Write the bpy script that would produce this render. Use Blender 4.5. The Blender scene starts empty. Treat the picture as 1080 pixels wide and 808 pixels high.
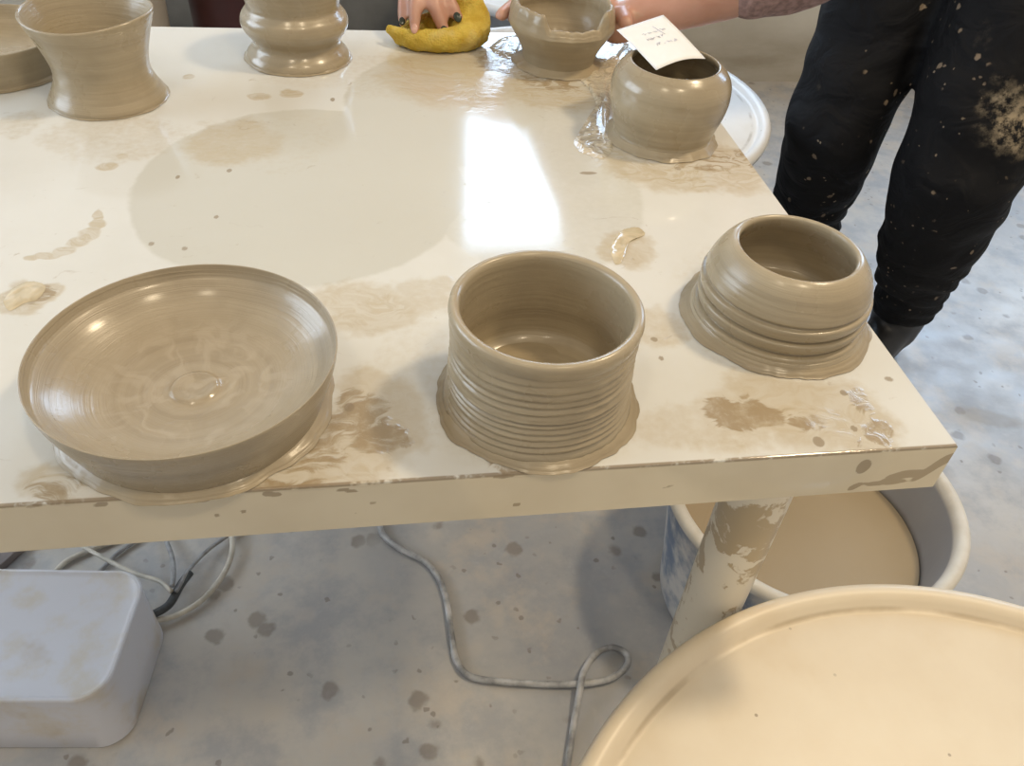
import bpy, bmesh, math, random
import numpy as np
from mathutils import Vector, Matrix, noise, Euler
random.seed(7)
PI = math.pi
scene = bpy.context.scene
COL = scene.collection
H = 0.73                                   # height of the table top; the floor is z = 0

# ------------------------------------------------------------------ camera
F_PX = 865.07
CAM = Vector((-0.35470762, -0.31149985, 1.09))
cF = Vector((0.14734195, 0.72621943, -0.67148767))
cR = Vector((0.98801572, -0.13963492, 0.06578016))
cU = Vector((0.0459923, 0.67313255, 0.73809029))
cam_d = bpy.data.cameras.new('camera'); cam = bpy.data.objects.new('camera', cam_d); COL.objects.link(cam)
cam.matrix_world = Matrix(((cR.x, cU.x, -cF.x, CAM.x), (cR.y, cU.y, -cF.y, CAM.y), (cR.z, cU.z, -cF.z, CAM.z), (0, 0, 0, 1)))
cam_d.sensor_fit = 'HORIZONTAL'; cam_d.sensor_width = 36; cam_d.lens = F_PX*36/1080
cam_d.clip_start = 0.02
scene.camera = cam

def ray(x, y): return cF + cR*((x-540)/F_PX) - cU*((y-404)/F_PX)
def at(x, y, z):                            # surveyed point on a horizontal plane
    d = ray(x, y); return CAM + d*((z-CAM.z)/d.z)
def aty(x, y, Y):                           # surveyed point on a vertical plane
    d = ray(x, y); return CAM + d*((Y-CAM.y)/d.y)

# ------------------------------------------------------------------ objects
def link(name, bm_or_mesh, m=None, parent=None, smooth=True, loc=None, auto=None):
    if isinstance(bm_or_mesh, bmesh.types.BMesh):
        me = bpy.data.meshes.new(name)
        bmesh.ops.recalc_face_normals(bm_or_mesh, faces=bm_or_mesh.faces)
        bm_or_mesh.to_mesh(me); bm_or_mesh.free()
    else: me = bm_or_mesh
    if smooth:
        me.polygons.foreach_set('use_smooth', [True]*len(me.polygons))
        if auto is not None:
            me.set_sharp_from_angle(angle=math.radians(auto))
    o = bpy.data.objects.new(name, me); COL.objects.link(o)
    if m: me.materials.clear(); me.materials.append(m)
    if parent: o.parent = parent
    if loc is not None: o.location = loc
    return o
def tag(o, label, cat=None, group=None, kind=None):
    o['label'] = label
    if cat: o['category'] = cat
    if group: o['group'] = group
    if kind: o['kind'] = kind
    return o
def empty(name, loc, label, cat, rz=0, group=None):
    o = bpy.data.objects.new(name, None); COL.objects.link(o)
    o.location = loc; o.rotation_euler = (0, 0, rz); o.empty_display_size = .05
    return tag(o, label, cat, group)

def box_bm(bm, x0, x1, y0, y1, z0, z1, bev=0):
    r = bmesh.ops.create_cube(bm, size=1)
    vs = r['verts']
    for v in vs:
        v.co = Vector((x0+(v.co.x+.5)*(x1-x0), y0+(v.co.y+.5)*(y1-y0), z0+(v.co.z+.5)*(z1-z0)))
    if bev:
        es = list({e for v in vs for e in v.link_edges})
        bmesh.ops.bevel(bm, geom=es, offset=bev, segments=3, affect='EDGES', profile=.6)
def tube_bm(bm, pts, r, seg=10, closed_ends=True, radii=None):
    n = len(pts); rings = []
    up = Vector((0, 0, 1)); prevN = None
    for i, p in enumerate(pts):
        t = (pts[min(i+1, n-1)] - pts[max(i-1, 0)])
        if t.length < 1e-9: t = Vector((1, 0, 0))
        t.normalize()
        if prevN is None:
            a = up if abs(t.dot(up)) < .9 else Vector((1, 0, 0))
            N = (a - t*a.dot(t)).normalized()
        else:
            N = (prevN - t*prevN.dot(t)).normalized()
        prevN = N; B = t.cross(N)
        rr = radii[i] if radii else r
        rings.append([bm.verts.new(p + (N*math.cos(2*PI*k/seg) + B*math.sin(2*PI*k/seg))*rr) for k in range(seg)])
    for a, b in zip(rings, rings[1:]):
        for k in range(seg):
            bm.faces.new((a[k], a[(k+1) % seg], b[(k+1) % seg], b[k]))
    if closed_ends:
        bm.faces.new(rings[0][::-1]); bm.faces.new(rings[-1])
def spline(pts, n=12):
    out = []; P = [pts[0]] + list(pts) + [pts[-1]]
    for i in range(1, len(P)-2):
        p0, p1, p2, p3 = P[i-1], P[i], P[i+1], P[i+2]
        for k in range(n):
            t = k/n
            out.append(0.5*((2*p1) + (p2-p0)*t + (2*p0-5*p1+4*p2-p3)*t*t + (3*p1-p0-3*p2+p3)*t**3))
    out.append(pts[-1].copy()); return out
def dense(prof, n=6):
    """smooth a (r, z) polyline"""
    v = spline([Vector((a, b, 0)) for a, b in prof], n)
    return [(max(0, p.x), p.y) for p in v]
def lathe_bm(bm, prof, seg=128, fn=None, cap=True):
    rings = []
    for i, (r, z) in enumerate(prof):
        if r < 1e-5:
            rings.append([bm.verts.new((0, 0, z))]); continue
        ring = []
        for k in range(seg):
            a = 2*PI*k/seg; rr, zz = r, z
            if fn: rr, zz = fn(r, z, a, i)
            ring.append(bm.verts.new((rr*math.cos(a), rr*math.sin(a), zz)))
        rings.append(ring)
    for a, b in zip(rings, rings[1:]):
        if len(a) == 1 and len(b) == 1: continue
        for k in range(seg):
            k2 = (k+1) % seg
            if len(a) == 1: bm.faces.new((a[0], b[k2], b[k]))
            elif len(b) == 1: bm.faces.new((a[k], a[k2], b[0]))
            else: bm.faces.new((a[k], a[k2], b[k2], b[k]))
def capsule_bm(bm, p, q, r1, r2, seg=16, rings=6):
    p, q = Vector(p), Vector(q); d = q-p; L = d.length
    d = d.normalized() if L > 1e-9 else Vector((0, 0, 1))
    M = d.to_track_quat('Z', 'Y').to_matrix()
    prof = [(0, -r1)] + [(r1*math.cos(a), r1*math.sin(a)) for a in [-PI/2 + PI/2*i/rings for i in range(1, rings+1)]]
    prof += [(r2*math.cos(a), L + r2*math.sin(a)) for a in [PI/2*i/rings for i in range(0, rings)]] + [(0, L+r2)]
    b2 = bmesh.new(); lathe_bm(b2, prof, seg)
    bmesh.ops.recalc_face_normals(b2, faces=b2.faces)
    mp = {}
    for v in b2.verts: mp[v] = bm.verts.new(p + M @ v.co)
    for f in b2.faces: bm.faces.new([mp[v] for v in f.verts])
    b2.free()
def ellipsoid_bm(bm, c, rad, rot=(0, 0, 0), u=20, v=12):
    M = Matrix.Translation(Vector(c)) @ Euler(rot).to_matrix().to_4x4() @ Matrix.Diagonal((rad[0], rad[1], rad[2], 1))
    bmesh.ops.create_uvsphere(bm, u_segments=u, v_segments=v, radius=1, matrix=M)
def fuse(name, bm, voxel, m, parent=None, smooth_it=6, wrinkle=None):
    """fuse overlapping volumes to one continuous surface"""
    me = bpy.data.meshes.new(name); bm.to_mesh(me); bm.free()
    o = bpy.data.objects.new(name, me); COL.objects.link(o)
    rm = o.modifiers.new('r', 'REMESH'); rm.mode = 'VOXEL'; rm.voxel_size = voxel
    sm = o.modifiers.new('s', 'SMOOTH'); sm.factor = .5; sm.iterations = smooth_it
    dg = bpy.context.evaluated_depsgraph_get(); dg.update()
    me2 = bpy.data.meshes.new_from_object(o.evaluated_get(dg))
    o.modifiers.clear(); o.data = me2; bpy.data.meshes.remove(me)
    if wrinkle:
        nn = [v.normal.copy() for v in me2.vertices]; cc = [v.co.copy() for v in me2.vertices]
        me2.vertices.foreach_set('co', [q for a, b in zip(cc, nn) for q in (a + b*wrinkle(a))])
        me2.update()
    me2.polygons.foreach_set('use_smooth', [True]*len(me2.polygons))
    me2.materials.clear(); me2.materials.append(m)
    if parent: o.parent = parent
    return o

# ------------------------------------------------------------------ materials
class NT:
    def __init__(s, name):
        s.m = bpy.data.materials.new(name); s.m.use_nodes = True
        s.t = s.m.node_tree; s.n = s.t.nodes; s.l = s.t.links
        s.b = s.n['Principled BSDF']
    def new(s, typ, **kw):
        n = s.n.new(typ)
        for k, v in kw.items(): setattr(n, k, v)
        return n
    def put(s, sock, v):
        if isinstance(v, bpy.types.NodeSocket): s.l.new(v, sock)
        else: sock.default_value = v
    def math(s, op, a, b=0.0, c=None, clamp=False):
        n = s.new('ShaderNodeMath', operation=op, use_clamp=clamp); s.put(n.inputs[0], a); s.put(n.inputs[1], b)
        if c is not None: s.put(n.inputs[2], c)
        return n.outputs[0]
    def vmath(s, op, a, b=None, out=0):
        n = s.new('ShaderNodeVectorMath', operation=op); s.put(n.inputs[0], a)
        if b is not None:
            s.put(n.inputs[3 if op == 'SCALE' else 1], b)
        return n.outputs[out]
    def obj(s): return s.new('ShaderNodeTexCoord').outputs['Object']
    def noise(s, vec, scale, detail=4, rough=.55, dist=0, color=False):
        n = s.new('ShaderNodeTexNoise'); s.put(n.inputs['Vector'], vec); n.inputs['Scale'].default_value = scale
        n.inputs['Detail'].default_value = detail; n.inputs['Roughness'].default_value = rough; n.inputs['Distortion'].default_value = dist
        return n.outputs['Color' if color else 'Fac']
    def vor(s, vec, scale, feature='F1', out='Distance', rnd=1):
        n = s.new('ShaderNodeTexVoronoi', feature=feature); s.put(n.inputs['Vector'], vec); n.inputs['Scale'].default_value = scale
        n.inputs['Randomness'].default_value = rnd
        return n.outputs[out]
    def rng(s, v, a, b, c=0.0, d=1.0, smooth=True):
        n = s.new('ShaderNodeMapRange', interpolation_type='SMOOTHSTEP' if smooth else 'LINEAR')
        s.put(n.inputs[0], v); n.inputs[1].default_value = a; n.inputs[2].default_value = b
        n.inputs[3].default_value = c; n.inputs[4].default_value = d
        return n.outputs[0]
    def mix(s, f, a, b, typ='MIX'):
        n = s.new('ShaderNodeMix', data_type='RGBA', blend_type=typ)
        s.put(n.inputs[0], f); s.put(n.inputs[6], a if not isinstance(a, tuple) else (*a, 1)); s.put(n.inputs[7], b if not isinstance(b, tuple) else (*b, 1))
        return n.outputs[2]
    def mixf(s, f, a, b):
        n = s.new('ShaderNodeMix', data_type='FLOAT'); s.put(n.inputs[0], f); s.put(n.inputs[2], a); s.put(n.inputs[3], b); return n.outputs[0]
    def xyz(s, vec):
        n = s.new('ShaderNodeSeparateXYZ'); s.put(n.inputs[0], vec); return n.outputs
    def comb(s, x, y, z):
        n = s.new('ShaderNodeCombineXYZ'); s.put(n.inputs[0], x); s.put(n.inputs[1], y); s.put(n.inputs[2], z); return n.outputs[0]
    def bump(s, h, strength=.3, dist=.002, normal=None):
        n = s.new('ShaderNodeBump'); n.inputs['Strength'].default_value = strength; n.inputs['Distance'].default_value = dist
        s.put(n.inputs['Height'], h)
        if normal is not None: s.put(n.inputs['Normal'], normal)
        return n.outputs[0]
    def mapping(s, vec, loc, rot, scale):
        n = s.new('ShaderNodeMapping', vector_type='TEXTURE'); s.put(n.inputs['Vector'], vec)
        n.inputs['Location'].default_value = loc; n.inputs['Rotation'].default_value = rot; n.inputs['Scale'].default_value = scale
        return n.outputs[0]
    def set(s, **kw):
        for k, v in kw.items():
            k = {'color': 'Base Color', 'rough': 'Roughness', 'normal': 'Normal', 'metal': 'Metallic', 'coat': 'Coat Weight', 'coat_rough': 'Coat Roughness',
                 'spec': 'Specular IOR Level', 'sss': 'Subsurface Weight', 'emit': 'Emission Color', 'estr': 'Emission Strength', 'trans': 'Transmission Weight', 'alpha': 'Alpha', 'sheen': 'Sheen Weight', 'ior': 'IOR', 'coat_normal': 'Coat Normal'}[k]
            i = s.b.inputs[k]
            if isinstance(v, tuple) and len(v) == 3: v = (*v, 1)
            s.put(i, v)
        return s.m
def srgb(r, g, b):
    f = lambda c: (c/255/12.92) if c/255 <= .04045 else ((c/255+.055)/1.055)**2.4
    return (f(r), f(g), f(b))
def plain(name, col, rough=.5, nscale=30, amt=.12, bump=.1, **kw):
    t = NT(name); v = t.obj(); n = t.noise(v, nscale)
    c = t.mix(t.rng(n, .3, .7), tuple(x*(1-amt) for x in col), tuple(min(1, x*(1+amt)) for x in col))
    return t.set(color=c, rough=rough, normal=t.bump(n, bump, .001), **kw)

def clay_mat(name, base=(.385, .317, .212), dark=(.30, .243, .158), ringsc=420, rough=.36, coat=.35, bump=.35, swirl=False):
    t = NT(name); o = t.obj(); x, y, z = t.xyz(o)
    rad = t.math('SQRT', t.math('ADD', t.math('MULTIPLY', x, x), t.math('MULTIPLY', y, y)))
    # wobbling throwing rings: they follow the radius and the height
    wob = t.math('MULTIPLY', t.noise(o, 14, 2), .006)
    rv = t.comb(t.math('ADD', rad, wob), t.math('ADD', z, wob), 0.0)
    rings = t.noise(rv, ringsc, 3, .6)
    broad = t.noise(rv, ringsc*.17, 2, .5)
    blot = t.noise(o, 22, 4)
    c = t.mix(t.rng(broad, .25, .75), dark, base)
    c = t.mix(t.math('MULTIPLY', t.rng(rings, .3, .75), .35), c, tuple(min(1, q*1.22) for q in base))
    c = t.mix(t.math('MULTIPLY', t.rng(blot, .5, .75), .35), c, tuple(q*.8 for q in dark))
    rg = t.mixf(t.rng(blot, .35, .7), rough*.7, rough*1.25)
    hgt = t.math('ADD', t.math('MULTIPLY', rings, .7), t.math('MULTIPLY', t.noise(o, 160, 3), .25))
    if swirl:
        sw = t.noise(t.vmath('ADD', o, t.vmath('SCALE', t.noise(o, 20, 2, color=True), .06)), 38, 4, .5, 1.5)
        inner = t.rng(rad, .075, .035)
        wet = t.math('MULTIPLY', inner, t.rng(sw, .42, .62))
        c = t.mix(t.math('MULTIPLY', wet, .55), c, (.47, .40, .30))
        rg = t.mixf(inner, rg, .18)
        hgt = t.math('ADD', t.math('MULTIPLY', hgt, t.mixf(inner, 1.0, .35)), t.math('MULTIPLY', t.math('MULTIPLY', sw, inner), .9))
    return t.set(color=c, rough=rg, normal=t.bump(hgt, bump, .0016), coat=coat, coat_rough=.18, spec=.45)

M_clay = clay_mat('wet clay')
M_clay_plate = clay_mat('wet clay plate', base=(.385, .322, .228), dark=(.315, .258, .176), ringsc=560, swirl=True, coat=.45, rough=.34, bump=.55)
M_clay_smooth = clay_mat('smooth wet clay', ringsc=300, bump=.2, coat=.5, rough=.3)
M_clay_wet = clay_mat('very wet clay', base=(.37, .302, .20), dark=(.285, .228, .145), ringsc=200, bump=.4, coat=.2, rough=.4)

# --- setting
def floor_mat():
    t = NT('painted concrete floor'); o = t.obj()
    n1 = t.noise(o, 1.6, 6, .6); n2 = t.noise(o, 9, 6, .65); n3 = t.noise(o, 45, 4)
    c = t.mix(t.rng(n1, .38, .62), (.375, .375, .38), (.52, .49, .445))
    c = t.mix(t.math('MULTIPLY', t.rng(n2, .42, .66), .65), c, (.30, .31, .335))
    c = t.mix(t.math('MULTIPLY', t.rng(t.noise(o, 7.3, 6, .65), .5, .66), .6), c, (.53, .465, .385))
    dv = t.vmath('ADD', o, t.vmath('SCALE', t.noise(o, 40, 3, color=True), .018))
    v1 = t.vor(dv, 15); pale = t.rng(v1, .30, .10)
    pm = t.math('MULTIPLY', pale, t.rng(t.noise(o, 6, 2), .40, .5))
    c = t.mix(t.math('MULTIPLY', pm, .42), c, (.55, .50, .43))
    v2 = t.vor(t.vmath('ADD', dv, (3.1, 1.7, 0)), 13); dk = t.rng(v2, .21, .12)
    dm = t.math('MULTIPLY', dk, t.rng(t.noise(o, 3.1, 2), .30, .42))
    c = t.mix(t.math('MULTIPLY', dm, .62), c, (.20, .165, .13))
    v3 = t.vor(t.vmath('ADD', dv, (.4, 5.7, 0)), 34); dk3 = t.rng(v3, .16, .1)
    c = t.mix(t.math('MULTIPLY', t.math('MULTIPLY', dk3, t.rng(t.noise(o, 8, 2), .46, .56)), .65), c, (.20, .17, .14))
    c = t.mix(t.math('MULTIPLY', t.rng(n3, .55, .8), .3), c, (.52, .51, .5))
    # puddle mark to the right of the table
    p = at(1045, 437, 0)
    d = t.vmath('LENGTH', t.mapping(dv, (p.x, p.y, 0), (0, 0, -.35), (.075, .028, 1)), out=1)
    c = t.mix(t.math('MULTIPLY', t.rng(d, 1.1, .6), .55), c, (.27, .235, .185))
    return t.set(color=c, rough=t.mixf(t.rng(n2, .3, .7), .32, .55), normal=t.bump(t.math('ADD', n3, n2), .12, .003))
M_floor = floor_mat()
def wall_mat():
    t = NT('stained concrete wall'); o = t.obj(); x, y, z = t.xyz(o)
    n = t.noise(t.comb(t.math('MULTIPLY', x, .45), y, z), 3.2, 6, .6)
    c = t.mix(t.rng(n, .3, .7), (.47, .43, .355), (.60, .56, .48))
    low = t.math('MULTIPLY', t.rng(z, .24, .02), t.rng(t.noise(t.comb(t.math('MULTIPLY', x, .3), y, z), 9, 5), .35, .65))
    c = t.mix(t.math('MULTIPLY', low, .75), c, (.29, .24, .165))
    up = t.rng(z, .9, 1.2)
    c = t.mix(up, c, (.72, .72, .70))
    return t.set(color=c, rough=.75, normal=t.bump(t.noise(o, 40, 5), .2, .003))
M_wall = wall_mat()
M_white_wall = plain('white plaster', (.70, .70, .68), .8, 20, .05, .1)
M_frame = plain('window frame paint', (.62, .62, .6), .4, 40, .05, .05)
def pane_mat(name, col, s):
    t = NT(name); n = t.noise(t.obj(), 2.2, 2)
    return t.set(color=(.8, .85, .9), rough=.3, emit=t.mix(n, col, tuple(c*.86 for c in col)), estr=s)

bm = bmesh.new(); box_bm(bm, -4, 4.6, -3, 2.45, -.1, 0)
fl = link('floor', bm, M_floor, smooth=False); fl['kind'] = 'structure'
def wall_with_windows(name, y0, y1, x0, x1, top, holes, axis='x'):
    """a wall along x (or y) with window openings cut out as separate wall pieces in one mesh"""
    bm = bmesh.new(); xs = x0
    for (a, b, za, zb) in holes:
        box_bm(bm, xs, a, y0, y1, 0, top)
        box_bm(bm, a, b, y0, y1, 0, za); box_bm(bm, a, b, y0, y1, zb, top); xs = b
    box_bm(bm, xs, x1, y0, y1, 0, top)
    if axis == 'y':
        for v in bm.verts: v.co = Vector((-v.co.y, v.co.x, v.co.z))
    return bm
def window(n, a, b, za, zb, yc, pm, axis='x', mull=1):
    w = bpy.data.objects.new('window_%d' % n, None); COL.objects.link(w); w['kind'] = 'structure'
    fb = bmesh.new(); t = .045; d = .03
    box_bm(fb, a, b, yc-d, yc+d, za, za+t); box_bm(fb, a, b, yc-d, yc+d, zb-t, zb)
    box_bm(fb, a, a+t, yc-d, yc+d, za+t, zb-t); box_bm(fb, b-t, b, yc-d, yc+d, za+t, zb-t)
    for k in range(mull):
        xm = a + (b-a)*(k+1)/(mull+1); box_bm(fb, xm-.015, xm+.015, yc-d, yc+d, za+t, zb-t)
    pb = bmesh.new(); box_bm(pb, a+.02, b-.02, yc-.004, yc+.004, za+.02, zb-.02)
    for q in (fb, pb):
        if axis == 'y':
            for v in q.verts: v.co = Vector((-v.co.y, v.co.x, v.co.z))
    link('window_frame', fb, M_frame, w, smooth=False); link('window_pane', pb, pm, w, smooth=False)
SKY = (.52, .73, 1.0)
P_back = pane_mat('daylit back pane', SKY, 10.5)
P_right = pane_mat('daylit far right pane', (.45, .69, 1.0), 11)
P_left = pane_mat('daylit left pane', (.72, .85, 1.0), 8)
wb = wall_with_windows('wall_back', 2.36, 2.5, -4, 4.6, 3.1, [(-.09, .60, 1.10, 2.2), (1.55, 3.2, .95, 2.35)])
o = link('wall_back', wb, M_wall, smooth=False); o['kind'] = 'structure'
window(1, -.09, .60, 1.10, 2.2, 2.43, P_back, mull=0)
window(2, 1.55, 3.2, .95, 2.35, 2.43, P_right, mull=2)
wl = wall_with_windows('wall_left', 3.0, 3.14, -2.9, 2.36, 3.1, [(-.2, 1.9, 1.05, 2.4)], axis='y')
o = link('wall_left', wl, M_white_wall, smooth=False); o['kind'] = 'structure'
window(3, -.2, 1.9, 1.05, 2.4, 3.07, P_left, axis='y', mull=2)

# ------------------------------------------------------------------ table
def ell(px, py, rx, ry, z=H):
    c = at(px, py, z); a = at(px+rx, py, z) - at(px-rx, py, z); b = at(px, py+ry, z) - at(px, py-ry, z)
    return (c.x, c.y), math.atan2(a.y, a.x), (a.length/2, b.length/2)
FILM = [(320, 195, 180, 92, .8), (470, 110, 110, 60, .6), (590, 130, 70, 60, .4), (560, 200, 120, 80, .35)]
TAN = [(120, 145, 80, 28, .45), (245, 150, 55, 26, .65), (18, 132, 26, 14, .4), (305, 150, 50, 40, .25), (480, 80, 85, 32, .75), (590, 90, 60, 24, .95), (712, 172, 80, 26, .9),
       (772, 178, 34, 26, .8), (400, 80, 50, 26, .35), (660, 262, 30, 20, .75), (380, 325, 70, 28, .8), (450, 310, 40, 20, .6), (395, 440, 60, 55, .7), (440, 390, 40, 70, .3),
       (95, 505, 75, 36, .8), (68, 512, 36, 22, 1), (690, 345, 30, 24, .55), (745, 450, 95, 32, .5), (840, 430, 90, 40, .75), (900, 445, 45, 40, .6), (330, 490, 90, 36, .8), (560, 440, 120, 70, .35),
       (810, 330, 105, 75, .3), (30, 312, 30, 18, .9), (272, 102, 12, 4, 1), (307, 99, 12, 4, 1), (198, 80, 6, 3, 1), (112, 176, 14, 4, .9), (128, 164, 6, 3, .9), (106, 226, 5, 7, .9), (101, 237, 8, 7, .9), (92, 247, 10, 6, .9), (80, 256, 11, 5, .9), (66, 264, 12, 4, .9), (50, 269, 12, 3.5, .9), (34, 272, 9, 3, .8), (330, 85, 70, 9, .3)]
BROWN = [(785, 437, 34, 20, 1), (372, 436, 34, 24, .75), (405, 462, 26, 16, .85), (330, 470, 50, 30, .5), (905, 425, 14, 14, .5), (925, 455, 18, 13, .7), (845, 447, 22, 12, .65), (893, 466, 22, 7, .4),
         (530, 62, 30, 14, .6), (590, 84, 46, 12, .55), (735, 168, 46, 14, .45), (785, 166, 18, 12, .5), (60, 520, 34, 20, .55), (270, 515, 90, 12, .8), (560, 497, 45, 8, .8), (44, 310, 12, 10, .7)]
SPOT = [(863, 466, 6, 5, 1), (900, 452, 4, 3, 1), (890, 415, 4, 3, 1), (188, 187, 2.5, 2, 1), (242, 180, 3, 2, 1), (228, 229, 2.5, 2, 1), (160, 257, 4, 2.5, .7), (195, 262, 4, 2.5, .7), (620, 183, 10, 1.8, .8),
        (697, 378, 3, 3, .8), (690, 358, 4, 3, .8), (335, 455, 6, 5, .9), (368, 430, 6, 5, .9), (350, 105, 2.5, 2, 1), (938, 400, 5, 3, .7), (715, 178, 4, 2, .6)]
DRIP = [(912, 492, 9, 10, 1, 0), (985, 492, 26, 6, 1, .85), (955, 500, 22, 6, 1, .2), (935, 508, 26, 4, 1, 0), (903, 513, 9, 4, 1, .5), (543, 533, 4, 3, 1, 0), (700, 515, 8, 2, .6, 0), (255, 541, 3, 2.5, .9, 0),
        (290, 522, 9, 4, 1, 0), (212, 527, 12, 5, .9, 0), (110, 533, 8, 4, .7, 0), (365, 517, 14, 3, .8, 0), (530, 503, 12, 3, .8, 0), (30, 536, 8, 3, .6, 0), (395, 528, 3, 3, .6, 0), (230, 545, 4, 3, .7, 0), (375, 540, 3, 2, .6, 0)]
def table_mesh():
    """tabletop as a finely divided sheet swept round its edge profile; the slip stains are vertex fields"""
    st = .0015
    xs = np.concatenate([[-TW, -1.3, -1.1], np.arange(-.99, 0, st), [-.0008, 0]])
    b_ = .0012
    pr = [(0, z) for z in np.arange(-TT, -b_, st)] + [(0, -b_), (b_*.3, -b_*.3), (b_, 0)] + [(y, 0) for y in np.arange(b_+st, TD-b_, st)] + [(TD-b_, 0), (TD-b_*.3, -b_*.3), (TD, -b_), (TD, -TT)]
    pr = np.array(pr); nx, ny = len(xs), len(pr)
    X = np.repeat(xs[None, :], ny, 0); Y = np.repeat(pr[:, :1], nx, 1); Z = np.repeat(pr[:, 1:], nx, 1)
    # round the right-hand end a little
    inset = np.where((Z > -.0005) & (X > -.0005), .0008, 0); X = X - inset
    co = np.stack([X, Y, Z], -1).reshape(-1, 3)
    idx = np.arange(nx*ny).reshape(ny, nx)
    q = np.stack([idx[:-1, :-1], idx[:-1, 1:], idx[1:, 1:], idx[1:, :-1]], -1).reshape(-1, 4)
    nv = len(co)
    # right end, left end and underside
    r0, r1 = idx[:, -1], idx[:, 0]
    cap = np.concatenate([co[r0], co[r1]]); co2 = np.concatenate([co, cap])
    faces = [tuple(f) for f in q.tolist()]
    n = len(r0)
    faces.append(tuple(range(nv, nv+n))[::-1]); faces.append(tuple(range(nv+n, nv+2*n)))
    faces.append(tuple(idx[0].tolist()) + tuple(idx[-1][::-1].tolist()))
    me = bpy.data.meshes.new('tabletop'); me.from_pydata(co2.tolist(), [], faces); me.validate()
    # fields
    Px, Py, Pz = co2[:, 0], co2[:, 1], co2[:, 2]
    def grid_noise(sc, seed):
        g = np.zeros((int(TD*sc*1.0)+4, int(TW*sc)+4)); rs = np.random.RandomState(seed); g = rs.rand(*g.shape)
        u = (Px+TW)*sc; v = (Py+.001)*sc; i = u.astype(int); j = v.astype(int); fu = u-i; fv = v-j
        fu = fu*fu*(3-2*fu); fv = fv*fv*(3-2*fv)
        return (g[j, i]*(1-fu)+g[j, i+1]*fu)*(1-fv) + (g[j+1, i]*(1-fu)+g[j+1, i+1]*fu)*fv - .5
    wx = grid_noise(40, 1)*.014 + grid_noise(95, 2)*.008 + grid_noise(260, 6)*.003
    wy = grid_noise(40, 3)*.014 + grid_noise(95, 4)*.008 + grid_noise(260, 5)*.003
    def field(lst, warp, edge0=1.25, slope=2):
        out = np.zeros(len(Px))
        for (px, py, rx, ry, w) in lst:
            (cx, cy), rot, (a, b) = ell(px, py, rx, ry)
            k = min(1, max(a, b)/.02)*warp
            dx, dy = Px + wx*k - cx, Py + wy*k - cy
            c, s = math.cos(rot), math.sin(rot)
            d = np.sqrt(((dx*c+dy*s)/a)**2 + ((-dx*s+dy*c)/b)**2)
            out = np.maximum(out, np.clip((edge0-d)*slope, 0, 1)*w)
        return np.where(Pz > -.003, out, 0)
    fl, tn, br, sp = field(FILM, .25, 1.0, 14), field(TAN, 1), field(BROWN, 1), field(SPOT, .5)
    dr = np.zeros(len(Px))
    for (px, py, rx, rz, w, rot) in DRIP:
        p = aty(px, py, 0); s_ = (p-CAM).dot(cF)/F_PX
        dx = Px - p.x + wx*.35; dz = Pz - (p.z-H) + wy*.3
        c, s = math.cos(rot), math.sin(rot)
        d = np.sqrt(((dx*c+dz*s)/(rx*s_))**2 + ((-dx*s+dz*c)/(rz*s_*1.1))**2)
        dr = np.maximum(dr, np.clip((1.2-d)*3, 0, 1)*w)
    dr = np.where((Py < .003) & (Pz < -.0003), dr, 0)
    for nm, arr in (('film', fl), ('tan', tn), ('brown', br), ('spot', np.maximum(sp, dr))):
        at_ = me.attributes.new(nm, 'FLOAT', 'POINT'); at_.data.foreach_set('value', arr.astype(np.float32))
    return me
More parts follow.
